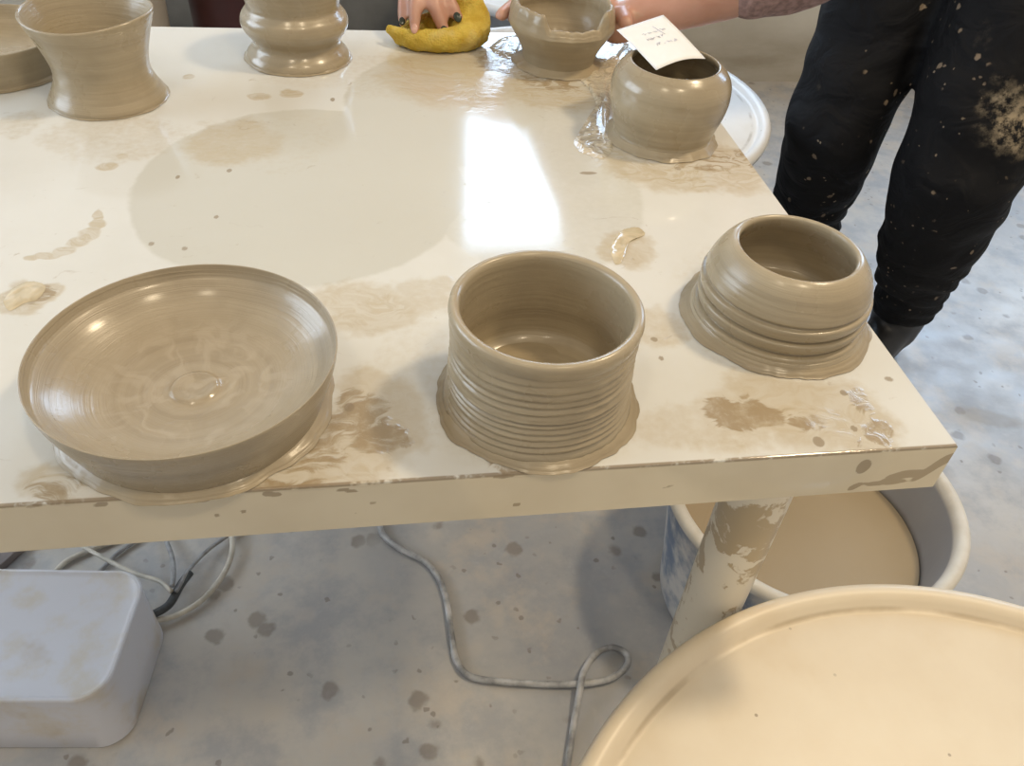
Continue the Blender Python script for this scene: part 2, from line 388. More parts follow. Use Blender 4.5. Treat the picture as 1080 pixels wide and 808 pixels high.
def table_mat():
    t = NT('white laminate with slip'); o = t.obj(); X, Y, Z = t.xyz(o)
    def A(n): return t.new('ShaderNodeAttribute', attribute_name=n).outputs['Fac']
    n2 = t.noise(o, 14, 3, color=True)
    smear = t.noise(t.vmath('ADD', t.vmath('MULTIPLY', o, (1, 2.2, 1)), t.vmath('SCALE', n2, .14)), 24, 5, .62, 2.0)
    fine = t.math('SUBTRACT', t.noise(o, 150, 3), .5)
    film = t.rng(t.math('ADD', A('film'), t.math('MULTIPLY', fine, .2)), .1, .5)
    tan = A('tan'); brown = A('brown')
    tan = t.rng(t.math('ADD', tan, t.math('MULTIPLY', fine, .5)), .15, .75)
    bfield = t.math('ADD', brown, t.math('MULTIPLY', t.math('SUBTRACT', smear, .5), 2.2))
    bmk = t.math('MULTIPLY', t.rng(bfield, .30, .75), t.rng(t.noise(o, 90, 4, .65), .25, .6, .45, 1.0))
    spots = t.rng(A('spot'), .3, .75)
    isfront = t.math('MULTIPLY', t.rng(Z, -.0004, -.0015), t.rng(Y, .02, .01))
    edge = t.math('MULTIPLY', t.math('MULTIPLY', t.rng(Y, .0022, .0012), t.rng(Z, -.0026, -.0012)), t.rng(t.math('ADD', t.noise(o, 34, 4, .7), t.math('MULTIPLY', t.noise(o, 300, 2), .25)), .48, .62))
    sm = t.rng(smear, .38, .62)
    base = t.mix(t.rng(t.noise(o, 6, 5, .6), .35, .75), (.70, .692, .65), (.65, .64, .595))
    c = t.mix(t.math('MULTIPLY', film, .62), base, (.52, .50, .425))
    heavy = t.rng(A('tan'), .55, .9)
    soft = t.rng(t.noise(o, 17, 4, .6), .3, .7, .55, 1.0)
    tm = t.math('MULTIPLY', tan, t.mixf(heavy, soft, t.mixf(sm, .5, 1.0)))
    c = t.mix(t.math('MULTIPLY', tm, .72), c, (.48, .385, .24))
    c = t.mix(t.math('MULTIPLY', bmk, .85), c, (.33, .245, .14))
    side_bounce = t.mix(t.rng(t.noise(o, 9, 4), .35, .7), (.70, .63, .485), (.64, .565, .425))  # side faces beige: shade and warm bounced light painted into the laminate
    c = t.mix(t.rng(Z, -.0004, -.002), c, side_bounce)
    c = t.mix(t.math('MULTIPLY', spots, .75), c, (.28, .215, .135))
    c = t.mix(t.math('MULTIPLY', edge, .85), c, (.27, .205, .13))
    rg = t.mixf(t.math('MULTIPLY', film, .6), t.rng(t.noise(o, 25, 5), .3, .8, .05, .11), .14)
    rg = t.mixf(tm, rg, .12); rg = t.mixf(bmk, rg, .2)
    hh = t.math('ADD', t.math('MULTIPLY', tm, t.math('ADD', .3, t.math('MULTIPLY', smear, .7))), t.math('MULTIPLY', bmk, .8))
    hh = t.math('ADD', hh, t.math('MULTIPLY', t.noise(o, 12, 2), .25))
    return t.set(color=c, rough=rg, normal=t.bump(hh, .25, .0012), spec=.55)
M_table = table_mat()
def leg_mat():
    t = NT('white table leg splashed with slip'); o = t.obj()
    dv = t.vmath('ADD', o, t.vmath('SCALE', t.vmath('SUBTRACT', t.noise(o, 60, 4, color=True), (.5, .5, .5)), .02))
    n = t.noise(dv, 26, 4, .55, .6); m = t.math('MULTIPLY', t.rng(n, .52, .56), t.rng(t.noise(o, 7, 2), .38, .5))
    c = t.mix(m, (.74, .69, .58), (.47, .38, .25))
    return t.set(color=c, rough=.35, normal=t.bump(m, .2, .0008))
M_leg = leg_mat()
TW, TD, TT = 1.5, .714, .0399
table = empty('work_table', (0, 0, 0), 'long white laminate table smeared with wet clay slip, carrying the freshly thrown pots', 'table')
link('tabletop', table_mesh(), M_table, table, loc=(0, 0, H), auto=40)
for (x, y) in ((-.0807, .0629), (-.0807, TD-.063), (-TW+.08, .063), (-TW+.08, TD-.063)):
    bm = bmesh.new(); lathe_bm(bm, [(0, 0), (.024, 0), (.0257, .003), (.0257, H-TT-.006), (.03, H-TT-.005), (.03, H-TT), (0, H-TT)], 40)
    link('leg', bm, M_leg, table, loc=(x, y, 0), auto=40)

# ------------------------------------------------------------------ clay pots
def wob(amp, seed, f=1.2):
    def fn(r, z, a, i):
        k = noise.noise(Vector((math.cos(a)*f, math.sin(a)*f, z*14+seed)))
        return r*(1+amp*k), z
    return fn
def pot(name, prof, m, c, label, cat, wobamp=.008, seed=1.0, seg=160, n=6, fn=None, smoothp=True):
    bm = bmesh.new(); P = dense(prof, n) if smoothp else prof
    lathe_bm(bm, P, seg, fn or wob(wobamp, seed))
    return tag(link(name, bm, m, loc=(c[0], c[1], H+.0004)), label, cat)
def skirt(parent, r0, r1, h, seed, m=M_clay_wet, label='wet ragged clay smear around the foot', rag=.10, lip=.5):
    """ragged ring of slip squeezed out round the foot of a pot"""
    bm = bmesh.new()
    prof = [(r0*.93, h*1.35), (r0, h*1.1), (r0+(r1-r0)*.35, h*.75), (r0+(r1-r0)*.7, h*.42), (r1*.985, h*.24), (r1, h*.1), (r1*.995, .0001), (r0*.9, .0001)]
    P = dense(prof, 4)
    def fn(r, z, a, i):
        f = max(0, (r-r0)/(r1-r0)); f = min(1.2, f)
        k = noise.noise(Vector((math.cos(a)*3, math.sin(a)*3, seed)))*.75 + noise.noise(Vector((math.cos(a)*9, math.sin(a)*9, seed+4)))*.25 + noise.noise(Vector((math.cos(a)*26, math.sin(a)*26, seed+9)))*.07
        return r + f*(r1*rag)*k, z*(1 + .15*f*noise.noise(Vector((math.cos(a)*16, math.sin(a)*16, seed+2))))
    lathe_bm(bm, P, 220, fn)
    return tag(link('clay_skirt', bm, m, parent), label)
def blobs(parent, name, m, lst, label):
    for (a, r, z, sx, sy, sz) in lst:
        bm = bmesh.new(); ellipsoid_bm(bm, (0, 0, 0), (sx, sy, sz), (0, 0, a), 12, 8)
        for v in bm.verts: v.co *= 1+.25*noise.noise(v.co*300+Vector((a, z, r)))
        tag(link(name, bm, m, parent, loc=(r*math.cos(a), r*math.sin(a), z)), label)

# wide plate
prof = [(0, .0005), (.06, .0005), (.0735, .0008), (.0752, .004), (.0772, .010), (.0800, .0175), (.0833, .027), (.0853, .034), (.0864, .0395), (.0867, .0424), (.0863, .0430), (.0857, .0426),
        (.0850, .0400), (.0842, .0370), (.0833, .0350), (.0818, .0335), (.0785, .0300), (.073, .0255), (.065, .0205), (.055, .0163), (.042, .0132), (.030, .0120), (.020, .0117), (.0155, .0121), (.0125, .0137), (.009, .0133), (.005, .0126), (0, .0125)]
plate = pot('clay_plate', prof, M_clay_plate, (-.471, .073), 'wide shallow wet clay plate with swirled interior, at the front left of the white table', 'plate', .006, 3.1, 220, 5)
skirt(plate, .0735, .0805, .0045, 5.2, rag=.05)

# ridged cylinder
cyl = [(0, .0005), (.05, .0005), (.0575, .001), (.0605, .004)]
zz = .007; import itertools
def cyl_r(z):   # outer radius, flared foot
    f = max(0, 1-z/.022); return .0566 + .0045*f**1.5 + .0004*math.sin(z*90) + max(0, z-.05)*.035
groove = []                                # (height, depth, half width): uneven throwing ridges
gz = .0085; rg_ = random.Random(12)
while gz < .0665:
    top = gz > .055
    groove.append((gz, rg_.uniform(.0004, .0006) if top else rg_.uniform(.0008, .0014), rg_.uniform(.0010, .0016)))
    gz += rg_.uniform(.0036, .0052) if gz < .03 else rg_.uniform(.0046, .0068)
while zz < .0665:
    d = sum(-dp*math.exp(-((zz-g)/w_)**2) + .45*dp*math.exp(-((zz-g-w_*1.7)/w_)**2) for g, dp, w_ in groove)
    cyl.append((cyl_r(zz) + d, zz)); zz += .0005
cyl += [(.0574, .0680), (.0578, .0705), (.0572, .0735), (.0558, .0750), (.0540, .0752), (.0522, .0744), (.0512, .0725), (.0508, .068), (.0506, .055), (.0503, .04), (.0500, .028), (.0492, .019), (.0465, .013), (.038, .0105), (.02, .0095), (0, .0095)]
def cylfn(r, z, a, i):
    zr = z + (.0018*math.sin(a+1.3) + .0007*math.sin(3*a))*min(1, max(0, (z-.004)/.006))*min(1, max(0, (.067-z)/.006))
    k = noise.noise(Vector((math.cos(a)*1.3, math.sin(a)*1.3, z*20+2))); k2 = noise.noise(Vector((math.cos(a)*5, math.sin(a)*5, z*330))) + .6*noise.noise(Vector((math.cos(a)*22, math.sin(a)*22, z*500)))
    return r*(1+.006*k) + (.00035*k2 if z < .067 and r > .053 else 0), zr
cylinder = pot('clay_cylinder', cyl, M_clay, (-.262, .063), 'ridged wet clay cylinder pot with thick rim, at the middle of the table front edge', 'pot', fn=cylfn, smoothp=False, seg=240)
skirt(cylinder, .0588, .0648, .005, 1.7, rag=.06)
bm = bmesh.new(); lathe_bm(bm, [(0, .0118), (.03, .0118), (.041, .0116), (.0435, .011)], 64, wob(.05, 8, 3))
tag(link('slip_pool', bm, M_clay_wet, cylinder), 'glossy slip pooled in the bottom of the cylinder')

# closed-in bowl at the right corner, with three throwing ledges
prof = [(0, .0005), (.055, .0005), (.0628, .001), (.0632, .004), (.0616, .008), (.0610, .0108), (.0570, .0124), (.0590, .0145), (.0602, .0185), (.0602, .0218), (.0566, .0234), (.0590, .0252), (.0602, .0285), (.0600, .0327), (.0568, .0342),
        (.0582, .037), (.0574, .0405), (.0560, .0445), (.0535, .0495), (.0502, .0545), (.0472, .0582), (.0444, .0606), (.0420, .0614), (.0403, .0602), (.0400, .058), (.0412, .054), (.0440, .049), (.048, .042), (.051, .034), (.0515, .025), (.049, .016), (.042, .011), (.02, .009), (0, .009)]
def rpfn(r, z, a, i):
    k = noise.noise(Vector((math.cos(a)*1.2, math.sin(a)*1.2, z*14+6.5)))
    lean = .0014*math.sin(a+.8) if .008 < z < .05 and r > .052 else 0
    return r*(1+.008*k), z+lean
bowl = pot('clay_bowl', prof, M_clay, (-.0711, .136), 'rounded clay bowl with ledged sides, at the right front corner of the table', 'bowl', fn=rpfn, seg=200, n=5)
skirt(bowl, .0625, .0688, .0042, 9.3, rag=.05)

# pot under the paper
prof = [(0, .0005), (.045, .0005), (.0505, .001), (.0500, .004), (.0490, .008), (.0500, .012), (.0522, .020), (.0553, .030), (.0574, .040), (.0578, .048), (.0570, .056), (.0548, .0625), (.0510, .068), (.0470, .0715), (.0440, .0738), (.0424, .0745), (.0411, .0738), (.0408, .071),
        (.0425, .068), (.047, .063), (.051, .055), (.0525, .045), (.050, .03), (.046, .018), (.036, .011), (0, .009)]
paperpot = pot('clay_jar', prof, M_clay_smooth, (-.0745, .432), 'smooth round clay jar with a paper slip lying across its mouth', 'jar', .006, 11.2, 160, 5)
skirt(paperpot, .0495, .0565, .0055, 3.9, rag=.07)

# flared pot, back left
prof = [(0, .0005), (.046, .0005), (.0535, .001), (.0540, .003), (.0520, .007), (.0490, .012), (.0462, .018), (.0442, .024), (.0436, .031), (.0444, .038), (.0463, .046), (.0488, .055), (.0518, .064), (.0548, .072), (.0570, .0785), (.0572, .0805), (.0560, .0815), (.0546, .0802), (.0530, .076), (.0495, .066), (.0455, .054), (.0415, .042), (.0395, .032), (.039, .02), (.034, .012), (0, .009)]
def flfn(r, z, a, i):
    k = noise.noise(Vector((math.cos(a)*1.2, math.sin(a)*1.2, z*14+2.5)))
    up = max(0, (z-.03)/.05)
    return r*(1+.012*k) + .0012*up*math.cos(2*(a-.6)), z + up*.0022*math.sin(2*a+2.2)
flared = pot('clay_cup', prof, M_clay, (-.614, .52), 'waisted clay cup with a wide flared wobbly rim, at the left beside the cut-off basin', 'cup', fn=flfn, n=5)
skirt(flared, .0515, .0552, .0035, 6.1, rag=.04, m=M_clay)

# double-bulged pot, back
prof = [(0, .0005), (.047, .0005), (.0555, .001), (.0560, .0035), (.0535, .008), (.0495, .0125), (.0468, .0165), (.0470, .0205), (.0500, .025), (.0540, .0305), (.0566, .036), (.0570, .041), (.0552, .0465), (.0518, .051), (.0494, .0545), (.0490, .058), (.0505, .065), (.0528, .073), (.0548, .081), (.0550, .087), (.0535, .0895), (.0515, .0875), (.0495, .080), (.046, .066), (.0445, .055), (.049, .046), (.050, .038), (.045, .028), (.041, .018), (.032, .012), (0, .010)]
ringpot = pot('clay_vase', prof, M_clay_smooth, (-.438, .6285), "glossy clay vase with a bulging belt round its middle, near the table's back edge", 'vase', .008, 17.7, 160, 5)
skirt(ringpot, .0535, .0578, .0045, 2.9, rag=.05)

# torn pot held by the person
prof = [(0, .0005), (.036, .0005), (.0400, .001), (.0408, .004), (.0415, .008), (.0432, .015), (.0465, .0225), (.0512, .030), (.0552, .0365), (.0590, .0425), (.0598, .047), (.0590, .0525), (.0580, .059), (.0560, .0645), (.0535, .0665), (.0505, .064), (.0495, .057), (.0505, .049), (.0485, .040), (.044, .031), (.038, .022), (.03, .015), (0, .011)]
def crfn(r, z, a, i):
    k = noise.noise(Vector((math.cos(a)*1.3, math.sin(a)*1.3, z*14+7)))
    up = max(0, min(1, (z-.042)/.02))
    ad = a+PI/2-.1; ad = math.atan2(math.sin(ad), math.cos(ad))
    notch = .0135 if abs(ad) < .52 else (.0135*max(0, 1-(abs(ad)-.52)/.16))
    jag = .0016*noise.noise(Vector((math.cos(a)*9, math.sin(a)*9, 3.3))) + .003*noise.noise(Vector((math.cos(a)*3, math.sin(a)*3, 5.3)))
    return r*(1+.014*k) + up*.002*noise.noise(Vector((math.cos(a)*8, math.sin(a)*8, 1))), z - up*notch + up*jag
torn = pot('torn_clay_pot', prof, M_clay_wet, (-.1455, .62), 'very wet collapsed clay pot with a torn notched rim, held by the person', 'pot', fn=crfn, n=5)
skirt(torn, .040, .052, .005, 8.8, rag=.09)

# basin cut off at the left
prof = [(0, .0005), (.085, .0005), (.095, .001), (.0962, .006), (.0958, .014), (.0965, .024), (.0975, .031), (.0965, .0335), (.0945, .033), (.092, .029), (.088, .021), (.08, .015), (.06, .012), (.03, .011), (0, .011)]
prof = [(r*.8, z) for r, z in prof]
basin = pot('clay_basin', prof, M_clay, (-.744, .599), 'broad low clay basin at the back left, partly outside the picture', 'basin', .008, 23, 200, 5)
skirt(basin, .0756, .0800, .004, 7.7, rag=.04)

# paper slip across the jar
def paper():
    a, b, c_, d = at(650, 35, .8090), at(699, 19, .8115), at(744, 62, .8085), at(692, 74, .8070)
    t = NT('white paper'); n = t.noise(t.obj(), 60)
    m = t.set(color=t.mix(n, (.80, .80, .80), (.88, .88, .87)), rough=.75)
    bm = bmesh.new(); N = 14; g = []
    def P(u, v):
        p = (a*(1-u)+b*u)*(1-v) + (d*(1-u)+c_*u)*v
        return p + Vector((0, 0, .004*math.sin(PI*u)*v + .0015*math.sin(PI*v) + .0030*(1-v)**2))
    g = [[bm.verts.new(P(i/N, j/N)) for i in range(N+1)] for j in range(N+1)]
    for j in range(N):
        for i in range(N): bm.faces.new((g[j][i], g[j][i+1], g[j+1][i+1], g[j+1][i]))
    o = link('paper_slip', bm, m)
    sm = o.modifiers.new('thickness', 'SOLIDIFY'); sm.thickness = .0004; sm.offset = 0
    tag(o, 'white paper slip with faint pencil writing, lying across the mouth of the round clay jar', 'paper')
    ink = plain('faint violet pencil', (.60, .60, .70), .7)
    hb = bmesh.new(); rnd = random.Random(4)
    for row, (u0, u1) in enumerate([(.30, .78), (.28, .62), (.34, .80)]):
        v = .30+.14*row; pts = []
        u = u0
        while u < u1:
            pts.append(P(u, v + rnd.uniform(-.03, .03)) + Vector((0, 0, .0007))); u += .012
            if rnd.random() < .12 and len(pts) > 3:
                tube_bm(hb, pts, .00022, 4); pts = []; u += .025
        if len(pts) > 1: tube_bm(hb, pts, .00022, 4)
    tube_bm(hb, [P(.60, .18)+Vector((0, 0, .0007)), P(.66, .42)+Vector((0, 0, .0007))], .00028, 4)
    h = link('handwriting', hb, ink, o); tag(h, 'faint illegible pencil scribble')
paper()

# ------------------------------------------------------------------ slip puddles on the table
def puddle_mat(name, col, ripple, rough=.05, dist=.004):
    t = NT(name); o = t.obj(); n = t.noise(o, ripple, 2, .5, 1.2)
    c = t.mix(t.rng(n, .3, .7), col, tuple(min(1, q*1.35) for q in col))
    return t.set(color=c, rough=rough, normal=t.bump(n, .9, dist), coat=.6, coat_rough=.03, spec=.7)
M_rip = puddle_mat('rippled watery slip', (.50, .44, .33), 75, .06, .005)
M_pud = puddle_mat('watery slip', (.52, .44, .30), 60, .05, .0015)
def puddle(pxs, m, label, h=.0012, name='slip_puddle', seed=0):
    pts = [at(x, y, H) for x, y in pxs]
    cl = spline(pts + [pts[0]], 10)[:-1]
    c = sum(cl, Vector())/len(cl); bm = bmesh.new(); rings = []
    R = 9
    for k in range(R+1):
        f = k/R
        ring = []
        for i, p in enumerate(cl):
            q = c + (p-c)*(1-f*.999) if k < R else None
            if k < R:
                j = 1+.05*noise.noise(Vector((i*.7, seed, 0)))*(1-f)
                q = c + (p-c)*(1-f)*j
                q.z = H + .0002 + h*(1-(1-f)**5) + h*.5*noise.noise(q*120)*min(1, f*3)
                ring.append(bm.verts.new(q-Vector((c.x, c.y, H))))
        if k < R: rings.append(ring)
    top = bm.verts.new((0, 0, h))
    n = len(cl)
    for a, b in zip(rings, rings[1:]):
        for i in range(n): bm.faces.new((a[i], a[(i+1) % n], b[(i+1) % n], b[i]))
    for i in range(n): bm.faces.new((rings[-1][i], rings[-1][(i+1) % n], top))
    return tag(link(name, bm, m, loc=(c.x, c.y, H)), label, 'puddle', 'slip puddles on the table')
puddle([(622, 62), (640, 48), (655, 42), (668, 56), (652, 74), (645, 92), (643, 120), (641, 140), (646, 158), (634, 168), (612, 160), (606, 148), (622, 140), (630, 116), (622, 96), (612, 82)], M_rip, 'rippled shiny slip puddle between the torn pot and the round jar', .0022, seed=2)
puddle([(516, 50), (530, 40), (548, 38), (547, 52), (538, 62), (524, 58)], M_rip, 'shiny slip puddle between the yellow sponge and the torn pot', .0018, seed=4)
puddle([(3, 318), (14, 304), (32, 297), (48, 302), (40, 316), (26, 320), (10, 328)], M_pud, 'small watery slip splash at the left behind the wide plate', .0012, seed=6)
puddle([(643, 262), (655, 244), (672, 240), (680, 248), (664, 256), (656, 276), (648, 278)], M_pud, 'small watery slip splash behind the ridged cylinder', .0012, seed=8)
# ------------------------------------------------------------------ sponge
def sponge():
    t = NT('yellow sponge'); o = t.obj()
    n = t.noise(o, 60, 4); v = t.vor(o, 420)
    c = t.mix(t.rng(n, .3, .7), (.50, .34, .03), (.66, .50, .09))
    c = t.mix(t.math('MULTIPLY', t.rng(v, .25, .05), .45), c, (.28, .19, .02))
    c = t.mix(t.math('MULTIPLY', t.rng(t.noise(o, 26, 3), .56, .7), .3), c, (.62, .53, .30))
    m = t.set(color=c, rough=.8, normal=t.bump(v, .5, .002), sss=.1)
    bm = bmesh.new()
    # front flap: a fat roll from the left tip to the right end; back flap: a thick tongue standing behind the fingers
    roll = [(411, 31, .668, .0055), (422, 37, .662, .009), (438, 45, .652, .0115), (458, 51, .648, .013), (477, 53, .649, .0142), (494, 49, .657, .0155), (503, 37, .670, .0155), (505, 20, .684, .0145), (500, 6, .690, .013), (492, -8, .693, .012)]
    P = [(aty(x, y, Y), r) for x, y, Y, r in roll]
    P = [(Vector((p.x, p.y, max(p.z, H+r*.93))), r) for p, r in P]
    for (p, r), (q, s) in zip(P, P[1:]): capsule_bm(bm, p, q, r, s)
    back = [(430, 30, .688, .009), (445, 26, .69, .011), (462, 22, .694, .013), (478, 16, .698, .015), (488, 6, .70, .015), (482, -6, .70, .014)]
    B = [(aty(x, y, Y), r) for x, y, Y, r in back]
    B = [(Vector((p.x, p.y, max(p.z, H+r*.9))), r) for p, r in B]
    for (p, r), (q, s) in zip(B, B[1:]): capsule_bm(bm, p, q, r, s)
    for (p, r), (q, s) in zip(P[1:6], B[:5]):       # floor of the fold
        a = p.copy(); b = q.copy(); a.z = H+.008; b.z = H+.008
        capsule_bm(bm, a, b, .0075, .0075)
    for (p, r), (q, s) in zip(P[5:], B[3:]): capsule_bm(bm, p, q, min(r, s), min(r, s))
    def wr(co):
        return .0012*noise.noise(co*140) + .0007*noise.noise(co*420)
    s_ = fuse('sponge', bm, .003, m, None, 5, wr)
    tag(s_, 'folded yellow sponge pressed on the back edge of the table by a hand', 'sponge')
sponge()

# ------------------------------------------------------------------ pottery wheels
def cream_mat(name, a, b, dirt):
    t = NT(name); o = t.obj(); x, y, z = t.xyz(o)
    n = t.noise(o, 7, 5, .6); rad = t.math('SQRT', t.math('ADD', t.math('MULTIPLY', x, x), t.math('MULTIPLY', y, y)))
    c = t.mix(t.rng(n, .3, .7), a, b)
    c = t.mix(t.math('MULTIPLY', t.rng(t.noise(o, 11, 4), .52, .7), .25), c, dirt)
    gro = t.math('MULTIPLY', t.rng(t.math('ABSOLUTE', t.math('SUBTRACT', rad, .3125)), .0035, .001), t.rng(t.noise(o, 14, 4), .4, .6))
    c = t.mix(t.math('MULTIPLY', gro, .6), c, tuple(q*.6 for q in dirt))
    v = t.vor(t.vmath('MULTIPLY', o, (1, 1, 0)), 36); sp = t.math('MULTIPLY', t.rng(v, .06, .035), t.rng(t.noise(o, 13, 1), .42, .5))
    c = t.mix(t.math('MULTIPLY', sp, .7), c, (.22, .16, .09))
    return t.set(color=c, rough=t.mixf(n, .3, .5), normal=t.bump(t.noise(o, 90, 3), .06, .001))
M_tray = cream_mat('cream plastic tray', (.70, .60, .45), (.75, .66, .51), (.60, .46, .28))
M_tray_cool = cream_mat('cool lit plastic tray', (.72, .72, .71), (.78, .78, .77), (.62, .59, .53))  # same tray plastic, with the cooler light at the back put into its colour
M_metal = plain('brushed aluminium', (.55, .54, .52), .35, 80, .06, .05, metal=.9)
M_housing = plain('grey painted steel', (.35, .36, .38), .45, 20, .08, .05)
M_rubber = plain('black rubber', (.03, .03, .032), .6, 60, .1, .1)
def wheel(name, c, R, m, label, rz=0, zt=.5):
    w = empty(name, (c[0], c[1], 0), label, 'pottery wheel', rz, 'pottery wheels around the table')
    k = R
    prof = [(0, zt-.030), (k-.03, zt-.030), (k-.012, zt-.028), (k-.002, zt-.018), (k, zt-.008), (k-.003, zt-.002), (k-.008, zt), (k-.014, zt-.001), (k-.0185, zt-.0045), (k-.021, zt-.0085), (k-.024, zt-.0105), (k-.028, zt-.010), (k-.05, zt-.0098), (.2, zt-.0098), (.0, zt-.0098)]
    bm = bmesh.new(); lathe_bm(bm, prof, 200); link('splash_tray', bm, m, w, auto=50)
    bm = bmesh.new(); lathe_bm(bm, [(0, zt-.0098), (.03, zt-.0098), (.03, zt+.006), (.138, zt+.006), (.14, zt+.008), (.14, zt+.016), (.138, zt+.018), (0, zt+.018)], 120); link('wheel_head', bm, M_metal, w, auto=40)
    bm = bmesh.new(); lathe_bm(bm, [(0, .16), (.15, .16), (.17, .18), (.175, zt-.07), (.16, zt-.03), (0, zt-.03)], 80); link('motor_housing', bm, M_housing, w, auto=40)
    for j in range(3):
        a = 2*PI*j/3 + .4
        bm = bmesh.new(); d = Vector((math.cos(a), math.sin(a), 0))
        tube_bm(bm, [d*.12+Vector((0, 0, .25)), d*.2+Vector((0, 0, .12)), d*.24+Vector((0, 0, .02))], .018, 14)
        lg = link('leg', bm, M_housing, w)
        bm = bmesh.new(); lathe_bm(bm, [(0, 0), (.024, 0), (.026, .004), (.024, .02), (0, .022)], 24)
        link('rubber_foot', bm, M_rubber, lg, loc=d*.242)
    return w
wheel('pottery_wheel', (.0295, -.2843), .336, M_tray, 'pottery wheel with a round cream splash tray, in the right foreground before the table', .3)
wheel('pottery_wheel', (-.005, 1.075), .345, M_tray_cool, 'pottery wheel with a round cool-lit splash tray, just behind the right end of the table', 1.2)
wheel('pottery_wheel', (.10, 1.80), .336, M_tray_cool, 'farthest pottery wheel, its cool-lit tray glimpsed behind the torn clay pot at the top', 2.0)

# ------------------------------------------------------------------ tub of slip
def tub_mat():
    t = NT('grey plastic tub caked with slip'); o = t.obj(); x, y, z = t.xyz(o)
    n = t.noise(o, 13, 5, .6)
    rad = t.math('SQRT', t.math('ADD', t.math('MULTIPLY', x, x), t.math('MULTIPLY', y, y)))
    rimm = t.math('MULTIPLY', t.rng(z, .238, .246), 1.0)
    out = t.rng(n, .40, .60)
    c = t.mix(out, (.16, .21, .30), (.60, .58, .55))
    inner = t.math('LESS_THAN', rad, t.math('ADD', .1628, t.math('MULTIPLY', z, .1125)))
    c = t.mix(inner, c, t.mix(n, (.30, .30, .31), (.38, .37, .36)))
    c = t.mix(rimm, c, t.mix(t.rng(n, .35, .65), (.60, .55, .46), (.70, .66, .58)))
    line = t.math('MULTIPLY', inner, t.rng(t.math('ADD', z, t.math('MULTIPLY', n, .02)), .178, .165))
    c = t.mix(t.math('MULTIPLY', line, .8), c, (.19, .16, .125))
    return t.set(color=c, rough=.55, normal=t.bump(n, .25, .003))
tubc = (.215, .353)
prof = [(0, 0), (.160, 0), (.166, .006), (.170, .05), (.1835, .16), (.1925, .232), (.200, .236), (.2055, .242), (.206, .249), (.202, .254), (.195, .255), (.189, .2515), (.1865, .244), (.178, .16), (.163, .04), (.16, .012), (0, .012)]
bm = bmesh.new(); lathe_bm(bm, prof, 140, wob(.006, 4.4))
tag(link('slip_tub', bm, tub_mat(), loc=(*tubc, 0), auto=60), 'round grey plastic tub with a pale caked rim, on the floor beneath the table corner', 'tub')
t = NT('brown slip water'); o_ = t.obj(); n = t.noise(o_, 6, 3)
mw = t.set(color=t.mix(n, (.40, .32, .21), (.46, .37, .25)), rough=.22, normal=t.bump(t.noise(o_, 12, 2), .1, .002))
bm = bmesh.new(); lathe_bm(bm, [(0, .0), (.176, .0), (.1765, -.003), (.164, -.1), (0, -.1)], 120)
tag(link('slip_water', bm, mw, loc=(*tubc, .158), auto=40), 'murky brown slip water filling the grey tub under the table', 'water')

# ------------------------------------------------------------------ white box and cords on the floor
def rrect(x0, x1, y0, y1, r, n=8):
    out = []
    for (cx, cy, a0) in ((x1-r, y1-r, 0), (x0+r, y1-r, PI/2), (x0+r, y0+r, PI), (x1-r, y0+r, 1.5*PI)):
        for k in range(n+1):
            a = a0 + PI/2*k/n; out.append(Vector((cx+r*math.cos(a), cy+r*math.sin(a), 0)))
    return out
def loft(loops, cap0=True, cap1=True):
    bm = bmesh.new(); rs = [[bm.verts.new(p) for p in l] for l in loops]; n = len(rs[0])
    for a, b in zip(rs, rs[1:]):
        for i in range(n): bm.faces.new((a[i], a[(i+1) % n], b[(i+1) % n], b[i]))
    if cap0: bm.faces.new(rs[0][::-1])
    if cap1: bm.faces.new(rs[-1])
    return bm
t = NT('dusty white plastic'); o_ = t.obj(); n = t.noise(o_, 16, 5, .6); n4 = t.noise(o_, 9, 4)
c = t.mix(t.rng(n, .45, .72), (.66, .66, .70), (.62, .57, .50)); c = t.mix(t.math('MULTIPLY', t.rng(n4, .56, .66), .5), c, (.48, .40, .30))
Mbox = t.set(color=c, rough=.42, normal=t.bump(n, .08, .001))
bx = empty('pedal_box', (-.70, .30, 0), 'dusty white plastic box with rounded corners, on the floor below the table', 'box', math.radians(-6.5))
def lp(inset, z, r=.04): return [p + Vector((0, 0, z)) for p in rrect(-.42+inset, .004-inset, -.094+inset, .094-inset, r)]
bm = loft([lp(.004, 0), lp(0, .006), lp(.001, .05), lp(.003, .109), lp(.006, .110)])
link('body', bm, Mbox, bx, auto=35)
bm = loft([lp(.004, .110, .04), lp(.0015, .112, .04), lp(.0015, .124, .04), lp(.003, .126, .04), lp(.006, .126, .038), lp(.009, .1235, .036), lp(.012, .1222, .034)])
tag(link('lid', bm, Mbox, bx, auto=35), 'pale lid with a shallow recessed top')
M_cordw = plain('dirty white cord', (.55, .51, .43), .5, 40, .2, .1)
M_cordg = plain('grey cord', (.30, .30, .30), .5, 60, .25, .1)
M_cordk = plain('black cord', (.06, .065, .07), .45, 60, .3, .1)
M_cordb = plain('slip-caked grey cord', (.36, .36, .36), .45, 34, .45, .2)
def cord(pxz, r, m, label, name='power_cord', n=10):
    pts = spline([at(x, y, z) for x, y, z in pxz], n)
    pts = [Vector((p.x, p.y, max(p.z, r+.0005))) for p in pts]
    bm = bmesh.new(); tube_bm(bm, pts, r, 10)
    c = pts[0].copy(); c.z = 0
    for v in bm.verts: v.co -= c
    return tag(link(name, bm, m, loc=c), label, 'cord', 'cords lying on the floor')
cord([(160, 655, .012), (186, 649, .010), (214, 632, .010), (236, 605, .010), (245, 578, .012), (240, 556, .01), (222, 535, .01), (190, 522, .01)], .0043, M_cordw, 'white cord looping widest right of the dusty white box')
